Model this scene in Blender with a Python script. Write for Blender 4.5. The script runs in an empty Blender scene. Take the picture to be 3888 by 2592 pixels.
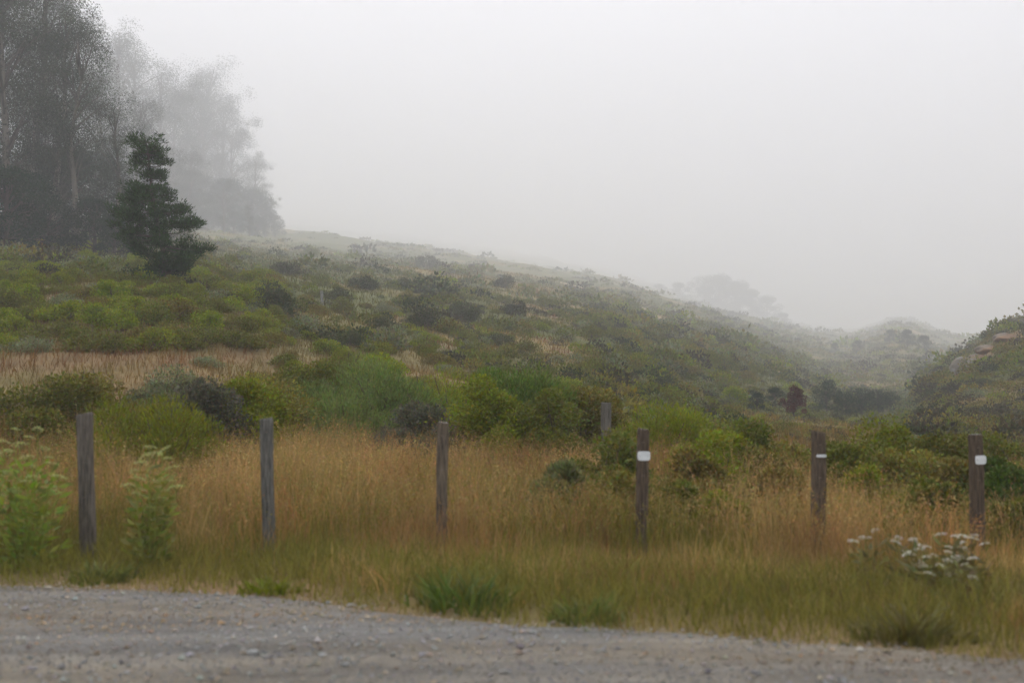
import bpy, math, random
import numpy as np
from mathutils import Vector

SEED = 7
rng = np.random.default_rng(SEED)
random.seed(SEED)
scene = bpy.context.scene
COL = scene.collection

# ------------------------------------------------------------------ camera model
W, H, FPX, HORIZ, CAMZ = 1024, 682, 1081.0, 396.0, 1.4
PITCH = math.atan((HORIZ - H / 2) / FPX)
SP, CP = math.sin(PITCH), math.cos(PITCH)


def at(px, py, Y):
    """world point seen at pixel (px,py) at forward distance Y"""
    xc = (np.asarray(px, float) - W / 2) / FPX
    yc = (H / 2 - np.asarray(py, float)) / FPX
    dy = CP - yc * SP
    dz = SP + yc * CP
    s = Y / dy
    return xc * s, Y, CAMZ + dz * s


def proj(x, y, z):
    dz = z - CAMZ
    d = y * CP + dz * SP
    v = -y * SP + dz * CP
    return W / 2 + FPX * x / d, H / 2 - FPX * v / d


# ------------------------------------------------------------------ numpy noise
def _hash(ix, iy, s):
    h = (ix.astype(np.int64) * 374761393 + iy.astype(np.int64) * 668265263 + s * 974711) & 0x7FFFFFFF
    h = ((h ^ (h >> 13)) * 1274126177) & 0x7FFFFFFF
    return ((h ^ (h >> 16)) & 0xFFFF) / 65535.0


def vnoise(x, y, s=0):
    x = np.asarray(x, float); y = np.asarray(y, float)
    ix = np.floor(x); iy = np.floor(y)
    fx = x - ix; fy = y - iy
    fx = fx * fx * (3 - 2 * fx); fy = fy * fy * (3 - 2 * fy)
    a = _hash(ix, iy, s); b = _hash(ix + 1, iy, s)
    c = _hash(ix, iy + 1, s); d = _hash(ix + 1, iy + 1, s)
    return (a * (1 - fx) + b * fx) * (1 - fy) + (c * (1 - fx) + d * fx) * fy


def fbm(x, y, s=0, o=4):
    t = 0; a = .5; n = 0
    for k in range(o):
        t = t + a * vnoise(x * 2 ** k + 13.7 * k, y * 2 ** k - 7.3 * k, s + k); n += a; a *= .5
    return t / n


def sstep(a, b, x):
    t = np.clip((x - a) / (b - a), 0, 1)
    return t * t * (3 - 2 * t)


# ------------------------------------------------------------------ terrain
def pchip(xk, yk, x):
    """monotone cubic along the last axis of yk"""
    h = np.diff(xk); d = np.diff(yk, axis=-1) / h
    m = np.zeros_like(yk)
    same = d[..., :-1] * d[..., 1:] > 0
    hm = 2 * d[..., :-1] * d[..., 1:] / np.where(np.abs(d[..., :-1] + d[..., 1:]) < 1e-12, 1, d[..., :-1] + d[..., 1:])
    m[..., 1:-1] = np.where(same, hm, 0)
    m[..., 0] = d[..., 0]; m[..., -1] = d[..., -1]
    i = np.clip(np.searchsorted(xk, x) - 1, 0, len(xk) - 2)
    t = (x - xk[i]) / h[i]
    h00 = 2 * t ** 3 - 3 * t ** 2 + 1; h10 = t ** 3 - 2 * t ** 2 + t
    h01 = -2 * t ** 3 + 3 * t ** 2; h11 = t ** 3 - t ** 2
    return h00 * yk[..., i] + h10 * h[i] * m[..., i] + h01 * yk[..., i + 1] + h11 * h[i] * m[..., i + 1]


ROWS = np.array([3, 8, 10, 14, 20, 28, 40, 62, 94, 155, 330, 1150, 2400, 3900, 6000.])
NEARZ = {-1700: .05, 0: 0.0, 150: .0, 300: .0, 450: -.03, 600: -.08, 750: -.1, 850: -.12, 900: -.13, 930: -.14, 960: -.15, 1024: -.16, 1200: -.2, 2700: -.2}
TAB = {  # image row at which the ground lies for each depth from 14 m on
    -1700: [490, 428, 360, 305, 280, 285, 275, 268, 265, 262, 262, 262],
    0:   [489, 426, 354, 291, 264, 248, 236, 228, 222, 220, 222, 230],
    150: [491, 429, 358, 294, 270, 256, 244, 236, 228, 222, 218, 220],
    300: [495, 442, 390, 342, 306, 282, 266, 252, 239, 228, 219, 214],
    450: [498, 452, 412, 373, 338, 308, 286, 270, 257, 246, 239, 235],
    600: [504, 460, 428, 399, 367, 338, 314, 294, 280, 270, 264, 262],
    750: [508, 470, 446, 428, 412, 386, 355, 335, 322, 314, 310, 310],
    850: [510, 474, 451, 435, 425, 412, 396, 362, 336, 332, 330, 332],
    900: [511, 475, 452, 436, 427, 411, 402, 352, 322, 320, 325, 330],
    930: [512, 476, 453, 437, 422, 388, 376, 358, 331, 330, 335, 338],
    960: [512, 477, 454, 438, 416, 372, 356, 362, 340, 342, 342, 345],
    1024: [513, 478, 455, 438, 410, 342, 320, 340, 350, 352, 350, 352],
    1200: [515, 480, 455, 430, 385, 300, 270, 272, 285, 300, 310, 320],
    2700: [515, 480, 455, 425, 380, 310, 280, 275, 275, 275, 275, 280],
}
CK = np.array(sorted(TAB), float)
ZK = np.zeros((len(CK), len(ROWS)))
for i, c in enumerate(CK):
    ZK[i, 2] = NEARZ[int(c)]
    for j, yy in enumerate(TAB[int(c)]):
        ZK[i, 3 + j] = at(512, yy, ROWS[3 + j])[2]
LD = np.linspace(math.log(3), math.log(6000), 280)
CD = np.linspace(-1700, 2700, 441)
_t = pchip(np.log(ROWS), ZK, LD)            # cols x dense rows
ZD = pchip(CK, _t.T.copy(), CD).T           # dense cols x dense rows


def ground(x, y):
    x = np.asarray(x, float); y = np.asarray(y, float)
    ys = np.clip(y, 3, 5999.)
    px = np.clip(512 + FPX * x / np.maximum(y, 6.5), -1699, 2699)
    cf = (px + 1700) / 4400 * 440; rf = (np.log(ys) - LD[0]) / (LD[-1] - LD[0]) * 279
    ci = np.clip(cf.astype(int), 0, 439); ri = np.clip(rf.astype(int), 0, 278)
    a = cf - ci; b = rf - ri
    z = (ZD[ci, ri] * (1 - a) + ZD[ci + 1, ri] * a) * (1 - b) + (ZD[ci, ri + 1] * (1 - a) + ZD[ci + 1, ri + 1] * a) * b
    k = sstep(12, 35, y)
    z = z + k * .5 * (fbm(x / 5, y / 5, 3, 3) - .5) + sstep(60, 200, y) * y * .014 * (fbm(x / 60, y / 60, 11, 3) - .5)
    z = z + sstep(7, 9, y) * .08 * (fbm(x / 1.3, y / 1.3, 5, 2) - .5)
    return z


_YS = np.exp(np.linspace(math.log(4), math.log(5900), 2300))


def hit(px, py, ymin=4):
    """first ground point under pixel (px,py)"""
    x, y, z = at(px, py, _YS)
    ok = (ground(x, _YS) >= z) & (_YS > ymin)
    i = int(np.argmax(ok)) if ok.any() else len(_YS) - 1
    Y = float(_YS[i])
    xx = float(at(px, py, Y)[0])
    return xx, Y, float(ground(xx, Y))


# ------------------------------------------------------------------ mesh helpers
class MB:
    """collects vertex / quad / tri arrays with a per-vertex colour"""
    def __init__(s): s.v = []; s.q = []; s.t = []; s.c = []; s.n = 0; s.qm = []; s.tm = []
    def add(s, v, quads=None, tris=None, col=(1, 1, 1), mi=0):
        v = np.asarray(v, float).reshape(-1, 3)
        col = np.asarray(col, float)
        if col.ndim == 1: col = np.repeat(col[None, :3], len(v), 0)
        s.v.append(v); s.c.append(col)
        if quads is not None and len(quads):
            q = np.asarray(quads, int) + s.n; s.q.append(q); s.qm.append(np.full(len(q), mi))
        if tris is not None and len(tris):
            t = np.asarray(tris, int) + s.n; s.t.append(t); s.tm.append(np.full(len(t), mi))
        s.n += len(v)
    def mesh(s, name, mats, smooth=False):
        me = bpy.data.meshes.new(name)
        V = np.concatenate(s.v); C = np.concatenate(s.c)
        q = np.concatenate(s.q) if s.q else np.zeros((0, 4), int)
        t = np.concatenate(s.t) if s.t else np.zeros((0, 3), int)
        me.vertices.add(len(V)); me.vertices.foreach_set('co', V.astype(np.float32).ravel())
        nl = len(q) * 4 + len(t) * 3
        me.loops.add(nl); me.loops.foreach_set('vertex_index', np.concatenate([q.ravel(), t.ravel()]).astype(np.int32))
        me.polygons.add(len(q) + len(t))
        st = np.concatenate([np.arange(len(q)) * 4, len(q) * 4 + np.arange(len(t)) * 3]).astype(np.int32)
        me.polygons.foreach_set('loop_start', st)
        mi = np.concatenate((s.qm if s.q else []) + (s.tm if s.t else [])).astype(np.int32)
        if not isinstance(mats, (list, tuple)): mats = [mats]
        for m in mats: me.materials.append(m)
        me.polygons.foreach_set('material_index', mi)
        me.polygons.foreach_set('use_smooth', np.full(len(q) + len(t), bool(smooth)))
        ca = me.color_attributes.new('Col', 'FLOAT_COLOR', 'POINT')
        ca.data.foreach_set('color', np.concatenate([C, np.ones((len(C), 1))], 1).astype(np.float32).ravel())
        me.update(calc_edges=True); me.validate()
        return me
    def obj(s, name, mats, parent=None, smooth=False):
        o = bpy.data.objects.new(name, s.mesh(name, mats, smooth)); COL.objects.link(o)
        if parent is not None: o.parent = parent
        return o


def tag(o, label=None, cat=None, group=None, kind=None):
    if label: o['label'] = label
    if cat: o['category'] = cat
    if group: o['group'] = group
    if kind: o['kind'] = kind
    return o


def empty(name, loc, label, cat, group=None, rz=0.0, sc=1.0):
    o = bpy.data.objects.new(name, None); COL.objects.link(o)
    o.empty_display_size = .2
    o.location = loc; o.rotation_euler = (0, 0, rz)
    o.scale = (sc, sc, sc) if not hasattr(sc, '__len__') else sc
    return tag(o, label, cat, group)


def link_mesh(name, me, parent=None):
    o = bpy.data.objects.new(name, me); COL.objects.link(o)
    if parent is not None: o.parent = parent
    return o


def copy_tree(root, loc, rz, sc, label, group=None):
    r = root.copy(); COL.objects.link(r)
    r.location = loc; r.rotation_euler = (0, 0, rz); r.scale = (sc, sc, sc) if not hasattr(sc, '__len__') else sc
    r['label'] = label
    if group: r['group'] = group
    for ch in root.children:
        c = ch.copy(); COL.objects.link(c); c.parent = r
    return r


def unit(v):
    return v / np.maximum(np.linalg.norm(v, axis=-1, keepdims=True), 1e-9)


def leaves(mb, P, L, Wd, D=None, spread=1.0, col=(.1, .15, .05), jit=.25, r=None, fold=0.0, mi=0):
    """rhombic leaf faces at points P: length L, width Wd, along direction D (random if None)"""
    r = r or rng
    n = len(P)
    R = unit(r.normal(size=(n, 3)))
    d = R if D is None else unit(D + spread * R)
    s = unit(np.cross(d, unit(r.normal(size=(n, 3)))))
    L = np.broadcast_to(L, n) * r.uniform(.65, 1.3, n); Wd = np.broadcast_to(Wd, n) * r.uniform(.7, 1.25, n)
    a = P; b = P + d * (L * .5)[:, None] + s * (Wd * .5)[:, None]
    c = P + d * L[:, None]; e = P + d * (L * .5)[:, None] - s * (Wd * .5)[:, None]
    V = np.stack([a, b, c, e], 1).reshape(-1, 3)
    col = np.asarray(col, float)
    if col.ndim == 1: col = np.repeat(col[None], n, 0)
    k = 1 + jit * r.uniform(-1, 1, (n, 1)); h = 1 + .18 * r.uniform(-1, 1, (n, 3))
    Cc = np.clip(col * k * h, .004, .95)
    mb.add(V, quads=np.arange(n * 4).reshape(n, 4), col=np.repeat(Cc, 4, 0), mi=mi)


def tube(mb, pts, rad, seg=6, col=(.2, .15, .1), cap=True, mi=0):
    pts = np.asarray(pts, float); n = len(pts)
    rad = np.broadcast_to(rad, n)
    T = unit(np.gradient(pts, axis=0))
    ref = np.array([0, 0, 1.]) if abs(T[0, 2]) < .8 else np.array([1., 0, 0])
    A = unit(np.cross(T, ref)); B = np.cross(T, A)
    th = np.arange(seg) / seg * 2 * math.pi
    V = pts[:, None] + rad[:, None, None] * (np.cos(th)[None, :, None] * A[:, None] + np.sin(th)[None, :, None] * B[:, None])
    i = np.arange(n - 1)[:, None] * seg; j = np.arange(seg)[None]
    q = np.stack([i + j, i + (j + 1) % seg, i + seg + (j + 1) % seg, i + seg + j], -1).reshape(-1, 4)
    V = V.reshape(-1, 3); tr = None
    if cap:
        V = np.concatenate([V, pts[-1:]]); k = (n - 1) * seg
        tr = [[k + a, k + (a + 1) % seg, n * seg] for a in range(seg)]
    mb.add(V, q, tr, col, mi)


# ------------------------------------------------------------------ materials
def newmat(name):
    m = bpy.data.materials.new(name); m.use_nodes = True
    nt = m.node_tree; nt.nodes.clear()
    return m, nt, nt.nodes, nt.links


def attr_rgb(n):
    a = n.new('ShaderNodeAttribute'); a.attribute_name = 'Col'
    return a.outputs['Color']


def leaf_mat(name, transl=.3, rough=.6, objvar=.12, spec=.25):
    m, nt, n, l = newmat(name)
    out = n.new('ShaderNodeOutputMaterial'); p = n.new('ShaderNodeBsdfPrincipled'); t = n.new('ShaderNodeBsdfTranslucent'); mx = n.new('ShaderNodeMixShader')
    hs = n.new('ShaderNodeHueSaturation'); oi = n.new('ShaderNodeObjectInfo')
    mr = n.new('ShaderNodeMapRange'); mr.inputs['To Min'].default_value = (1 - objvar) * .88; mr.inputs['To Max'].default_value = (1 + objvar) * .88; hs.inputs['Saturation'].default_value = 1.16
    l.new(oi.outputs['Random'], mr.inputs['Value'])
    mh = n.new('ShaderNodeMapRange'); mh.inputs['To Min'].default_value = .488; mh.inputs['To Max'].default_value = .512
    l.new(oi.outputs['Random'], mh.inputs['Value']); l.new(mh.outputs[0], hs.inputs['Hue'])
    l.new(mr.outputs[0], hs.inputs['Value']); l.new(attr_rgb(n), hs.inputs['Color'])
    l.new(hs.outputs[0], p.inputs['Base Color']); l.new(hs.outputs[0], t.inputs['Color'])
    p.inputs['Roughness'].default_value = rough; p.inputs['Specular IOR Level'].default_value = spec
    mx.inputs[0].default_value = transl
    l.new(p.outputs[0], mx.inputs[1]); l.new(t.outputs[0], mx.inputs[2]); l.new(mx.outputs[0], out.inputs['Surface'])
    return m


def surf_mat(name, base=None, noise_scale=8., amt=.35, rough=.85, bump=.3, bump_scale=30., stretch=(1, 1, 1), second=None, spec=.2):
    m, nt, n, l = newmat(name)
    out = n.new('ShaderNodeOutputMaterial'); p = n.new('ShaderNodeBsdfPrincipled')
    tc = n.new('ShaderNodeTexCoord'); mp = n.new('ShaderNodeMapping'); mp.inputs['Scale'].default_value = stretch
    l.new(tc.outputs['Object'], mp.inputs['Vector'])
    nz = n.new('ShaderNodeTexNoise'); nz.inputs['Scale'].default_value = noise_scale; nz.inputs['Detail'].default_value = 6; nz.inputs['Roughness'].default_value = .65
    l.new(mp.outputs[0], nz.inputs['Vector'])
    mr = n.new('ShaderNodeMapRange'); mr.inputs['From Min'].default_value = .3; mr.inputs['From Max'].default_value = .7
    mr.inputs['To Min'].default_value = 1 - amt; mr.inputs['To Max'].default_value = 1 + amt
    l.new(nz.outputs[0], mr.inputs['Value'])
    src = attr_rgb(n) if base is None else None
    if base is not None:
        if second is not None:
            n2 = n.new('ShaderNodeTexNoise'); n2.inputs['Scale'].default_value = noise_scale * .4; n2.inputs['Detail'].default_value = 5
            l.new(mp.outputs[0], n2.inputs['Vector'])
            cr = n.new('ShaderNodeValToRGB'); cr.color_ramp.elements[0].position = .38; cr.color_ramp.elements[1].position = .62
            cr.color_ramp.elements[0].color = (*base, 1); cr.color_ramp.elements[1].color = (*second, 1)
            l.new(n2.outputs[0], cr.inputs[0]); src = cr.outputs[0]
        else:
            rg = n.new('ShaderNodeRGB'); rg.outputs[0].default_value = (*base, 1); src = rg.outputs[0]
    hs = n.new('ShaderNodeHueSaturation'); l.new(src, hs.inputs['Color']); l.new(mr.outputs[0], hs.inputs['Value'])
    l.new(hs.outputs[0], p.inputs['Base Color'])
    p.inputs['Roughness'].default_value = rough; p.inputs['Specular IOR Level'].default_value = spec
    bn = n.new('ShaderNodeTexNoise'); bn.inputs['Scale'].default_value = bump_scale; bn.inputs['Detail'].default_value = 6
    l.new(mp.outputs[0], bn.inputs['Vector'])
    bp = n.new('ShaderNodeBump'); bp.inputs['Strength'].default_value = bump; bp.inputs['Distance'].default_value = .05
    l.new(bn.outputs[0], bp.inputs['Height']); l.new(bp.outputs[0], p.inputs['Normal'])
    l.new(p.outputs[0], out.inputs['Surface'])
    return m


M_leaf = leaf_mat('foliage')
M_grass = leaf_mat('dry grass blades', transl=.35, rough=.7, objvar=0, spec=.15)
M_needle = leaf_mat('pine needles', transl=.12, rough=.65, objvar=.05, spec=.15)
M_flower = leaf_mat('flower petals', transl=.25, rough=.7, objvar=.05)
M_ground = surf_mat('earth and turf', None, 1.2, .3, .95, .6, 9.)
M_gravel = surf_mat('gravel', (.255, .24, .215), 1.6, .35, .95, .9, 60., stretch=(.35, 2.0, 1), second=(.335, .285, .215))
M_stone = surf_mat('loose stones', None, 30, .2, .9, .3, 60.)
M_wood = surf_mat('weathered timber', None, 9, .7, .9, .6, 14., stretch=(6, 6, .6))
M_bark = surf_mat('eucalyptus bark', None, 2.5, .35, .9, .5, 8., stretch=(1, 1, .3))
M_twig = surf_mat('twigs', None, 9, .3, .95, .3, 30.)
M_rock = surf_mat('outcrop rock', None, 1.2, .45, .9, 1.0, 4.)
M_plate = surf_mat('white marker plate', (.78, .78, .76), 14, .12, .45, .1, 40., spec=.5)

# ------------------------------------------------------------------ colours
STRAW = np.array([.56, .40, .195]); RUST = np.array([.40, .245, .120]); OLIVE = np.array([.31, .255, .085])
GREEN = np.array([.135, .160, .038]); TAN = np.array([.36, .25, .13]); SAGE = np.array([.15, .165, .095])

# ------------------------------------------------------------------ gravel edge
_EP = [(0, 585), (120, 589), (260, 595), (342, 607), (442, 618), (512, 625), (603, 629), (683, 635), (802, 644), (902, 651), (942, 656), (1023, 660)]
_ed = [CAMZ / math.tan(math.atan((py - H / 2) / FPX) - PITCH) for _, py in _EP]
EX = np.array([-14, -6] + [(px - 512) / FPX * d for (px, _), d in zip(_EP, _ed)] + [4.5, 12])
EY = np.array([8.3, 8.15] + _ed + [5.3, 4.4])


def edge(x):
    return np.interp(x, EX, EY) + .16 * (fbm(np.asarray(x) * 2.6, np.asarray(x) * 0 + 3.1, 21, 4) - .5)


# ------------------------------------------------------------------ terrain mesh
def ground_col(x, y):
    n1 = fbm(x / 9, y / 9, 31, 4); n2 = fbm(x / 2.2, y / 2.2, 41, 3); n3 = fbm(x / 30, y / 45, 51, 3)
    far = sstep(25, 60, y)
    dry = sstep(.48, .62, n1 * .6 + n3 * .4)[..., None]
    near = (OLIVE * .55)[None] * (1 - n2[..., None]) + (RUST * .62)[None] * n2[..., None]
    hillc = np.array([.118, .120, .034])[None] * (1 - dry) + np.array([.245, .18, .066])[None] * dry
    return near * (1 - far[..., None]) + hillc * far[..., None]


DIRT = []   # (x, y, radius) of bare tan earth on the slopes
def dirt_line(pts, rpx):
    for (a, b) in zip(pts[:-1], pts[1:]):
        for t in np.linspace(0, 1, 14):
            p = hit(a[0] + (b[0] - a[0]) * t, a[1] + (b[1] - a[1]) * t)
            DIRT.append((p[0], p[1], rpx * p[1] / FPX))
dirt_line([(688, 340), (705, 350), (718, 360), (736, 374)], 4.5)
dirt_line([(565, 283), (612, 296), (640, 306), (664, 320)], 7)
dirt_line([(918, 332), (938, 346), (952, 356)], 3.5)
DRYP = []   # broader dry grass patches
for (px, py, r) in [(610, 340, 16), (625, 352, 17), (645, 368, 16), (590, 322, 14), (560, 318, 15), (520, 305, 16), (70, 362, 26), (120, 358, 26), (20, 366, 26), (180, 362, 24), (235, 358, 18), (470, 330, 18), (545, 340, 12), (330, 330, 16), (280, 312, 14), (395, 318, 14), (440, 345, 18), (560, 352, 14), (55, 300, 10), (1000, 347, 26), (980, 358, 20), (1020, 335, 24), (960, 374, 12)]:
    p = hit(px, py); DRYP.append((p[0], p[1], r * p[1] / FPX))


def mask(pts, x, y, ysq=2.6):
    m = np.zeros_like(x)
    for (a, b, r) in pts:
        d = np.hypot(x - a, (y - b) / ysq) / r
        m = np.maximum(m, 1 - sstep(.6, 1.25, d))
    return m


def build_ground():
    yy = np.concatenate([np.linspace(-25, 3, 10)[:-1], np.exp(np.linspace(math.log(3), math.log(5990), 540))])
    uu = np.sinh(np.linspace(-1.6, 1.6, 521)) / math.sinh(1.6) * 1.25
    Yg, Ug = np.meshgrid(yy, uu, indexing='ij')
    Xg = Ug * (np.maximum(Yg, 3) + 22)
    x = Xg.ravel(); y = Yg.ravel(); z = ground(x, y)
    z = np.where(y < edge(x) + .05, np.minimum(z, -.004), z)
    c = ground_col(x, y)
    c = c * (.85 + .3 * fbm(x / 1.1, y / 1.1, 61, 2))[:, None]
    md = mask(DRYP, x, y)[:, None] * (.5 + .5 * fbm(x / 3, y / 3, 66, 3))[:, None]
    c = c * (1 - md) + np.array([.19, .12, .058]) * md
    mt = mask(DIRT, x, y)[:, None]
    c = c * (1 - mt) + np.array([.42, .31, .18]) * mt
    nr, nc = Yg.shape
    i = np.arange(nr - 1)[:, None] * nc; j = np.arange(nc - 1)[None]
    q = np.stack([i + j, i + j + 1, i + nc + j + 1, i + nc + j], -1).reshape(-1, 4)
    mb = MB(); mb.add(np.stack([x, y, z], 1), q, col=c)
    o = mb.obj('ground', M_ground, smooth=True)
    tag(o, kind='structure')


build_ground()


def build_gravel():
    xs = np.linspace(-16, 16, 240); T = np.linspace(0, 1, 40)
    e = edge(xs)
    X = np.repeat(xs[:, None], 40, 1); Y = -24 + (e[:, None] + 24) * T[None] ** .5
    Z = .004 + .012 * (fbm(X * 1.2, Y * 1.2, 71, 3) - .3) * sstep(0, .3, 1 - T)[None]
    i = np.arange(239)[:, None] * 40; j = np.arange(39)[None]
    q = np.stack([i + j, i + 40 + j, i + 41 + j, i + j + 1], -1).reshape(-1, 4)
    mb = MB(); mb.add(np.stack([X, Y, np.maximum(Z, .004)], -1).reshape(-1, 3), q)
    tag(mb.obj('gravel_shoulder', M_gravel, smooth=True), kind='structure')
    # loose stones
    n = 100000
    x = rng.uniform(-6.5, 6.5, n); y = rng.uniform(3.0, 8.6, n)
    e = edge(x)
    keep = (y < e + rng.exponential(.10, n)) & (np.abs(x) < .62 * y + 1.6)
    x = x[keep]; y = y[keep]; n = len(x)
    s = .0042 * np.exp(rng.normal(.2, .5, n)); s = np.minimum(s, .03)
    octa = np.array([[1, 0, 0], [0, 1, 0], [-1, 0, 0], [0, -1, 0], [0, 0, 1], [0, 0, -.6]], float)
    ot = np.array([[0, 1, 4], [1, 2, 4], [2, 3, 4], [3, 0, 4], [1, 0, 5], [2, 1, 5], [3, 2, 5], [0, 3, 5]])
    V = octa[None] * rng.uniform(.6, 1.35, (n, 6, 1)) * s[:, None, None] * np.array([1.15, 1.15, .75])
    a = rng.uniform(0, 6.28, n); ca, sa = np.cos(a)[:, None], np.sin(a)[:, None]
    V = np.stack([V[..., 0] * ca - V[..., 1] * sa, V[..., 0] * sa + V[..., 1] * ca, V[..., 2]], -1)
    V += np.stack([x, y, .008 + s * .3], 1)[:, None]
    g = rng.uniform(.20, .40, (n, 1)) * np.array([1, .95, .87]) * rng.uniform(.93, 1.07, (n, 3))
    tan = rng.random((n, 1)) < .25
    g = np.where(tan, g * np.array([1.15, .98, .76]), g)
    # patches of dark and pale stone as raked by tyres
    g = g * (.35 + 1.1 * fbm(x * .35, y * 3.0, 81, 4))[:, None]
    bt = sstep(.42, .62, fbm(x * .3, y * 2.2, 88, 3))[:, None]; g = g * (1 - bt) + g * np.array([1.16, .98, .76]) * bt
    mb = MB(); mb.add(V.reshape(-1, 3), tris=(ot[None] + 6 * np.arange(n)[:, None, None]).reshape(-1, 3), col=np.repeat(g, 6, 0))
    tag(mb.obj('loose_gravel', M_stone), kind='stuff', label='loose grey and tan gravel over the road shoulder', cat='gravel')


build_gravel()


# ------------------------------------------------------------------ grass
def blades(mb, x, y, z, h, w, lean, col, az=None, r=rng):
    n = len(x)
    a = r.uniform(0, 6.283, n) if az is None else az
    dirx, diry = np.cos(a), np.sin(a)
    f = r.uniform(0, 6.283, n); sx, sy = np.cos(f), np.sin(f)
    tl = np.array([0, .4, .75, 1.0]); V = []
    for k, t in enumerate(tl):
        off = lean * h * t ** 2; zz = h * t * (1 - .25 * lean * t)
        cx = x + dirx * off; cy = y + diry * off
        ww = w * (1, .85, .5, 0)[k] * .5
        if k < 3:
            V.append(np.stack([cx - sx * ww, cy - sy * ww, z + zz], 1)); V.append(np.stack([cx + sx * ww, cy + sy * ww, z + zz], 1))
        else:
            V.append(np.stack([cx, cy, z + zz], 1))
    V = np.stack(V, 1)
    b = 7 * np.arange(n)[:, None]
    q = np.concatenate([b + np.array([[0, 1, 3, 2]]), b + np.array([[2, 3, 5, 4]])]); t3 = b + np.array([[4, 5, 6]])
    mb.add(V.reshape(-1, 3), q, t3, np.repeat(col, 7, 0))
    return np.stack([dirx, diry], 1), V[:, 6], V[:, 4]


GREENP = []     # green patches within the tall grass, world x, y, radius
for (px, Y, r) in [(357, 11.5, .5), (562, 11.2, .55), (60, 9.0, .8), (130, 9.6, .5), (200, 8.6, .8), (396, 8.8, .28), (470, 7.8, .5), (583, 7.4, .45), (690, 11.0, .6), (300, 12, .6), (160, 14, .8), (900, 12.5, .8), (980, 12, .8), (700, 13, .8), (20, 8.2, .9), (90, 8.3, .7), (860, 12.8, .6), (640, 12, .6), (930, 6.4, .5), (820, 6.8, .4), (250, 8.2, .5), (560, 9.6, .4), (345, 10.2, .5), (310, 9.2, .35), (420, 11.5, .5), (505, 10.0, .4), (600, 10.6, .6), (655, 9.7, .5), (690, 9.6, .6), (740, 11.8, .6), (775, 10.4, .4), (850, 11.2, .6), (890, 10.6, .5), (940, 11.4, .6), (995, 10.2, .5), (240, 10.8, .5), (120, 10.4, .4)]:
    GREENP.append((at(px, 500, Y)[0], Y, r))


def gcol(x, y, r=rng):
    n = len(x)
    u = fbm(x / 1.0, y / .8, 101, 3); v = fbm(x / 2.0, y / 1.2, 111, 3)
    rr = np.clip(sstep(.46, .66, u) * .85 + r.normal(0, .18, n), 0, 1)[:, None]
    c = STRAW * (1 - rr) + RUST * rr
    c = c * (.35 + 1.3 * fbm(x / .8, y / .5, 116, 3))[:, None]
    low = 1 - sstep(7.8, 9.6, y + 4.2 * (v - .5) + .2 * x)
    g = np.clip(low * .3 + .25 * sstep(.5, .7, fbm(x / .6, y / .4, 118, 2)) + mask(GREENP, x, y, 1.0) * .9 + sstep(.5, .64, v) * .6 + r.normal(0, .15, n), 0, 1)
    pick = (r.random(n) < g)[:, None]
    gm = r.random((n, 1))
    gm = gm ** .6; gc = OLIVE * gm + (GREEN * 1.1) * (1 - gm)
    c = np.where(pick, gc, c)
    return np.clip(c * r.uniform(.7, 1.3, (n, 1)) * r.uniform(.92, 1.08, (n, 3)), .01, .9), g


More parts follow.
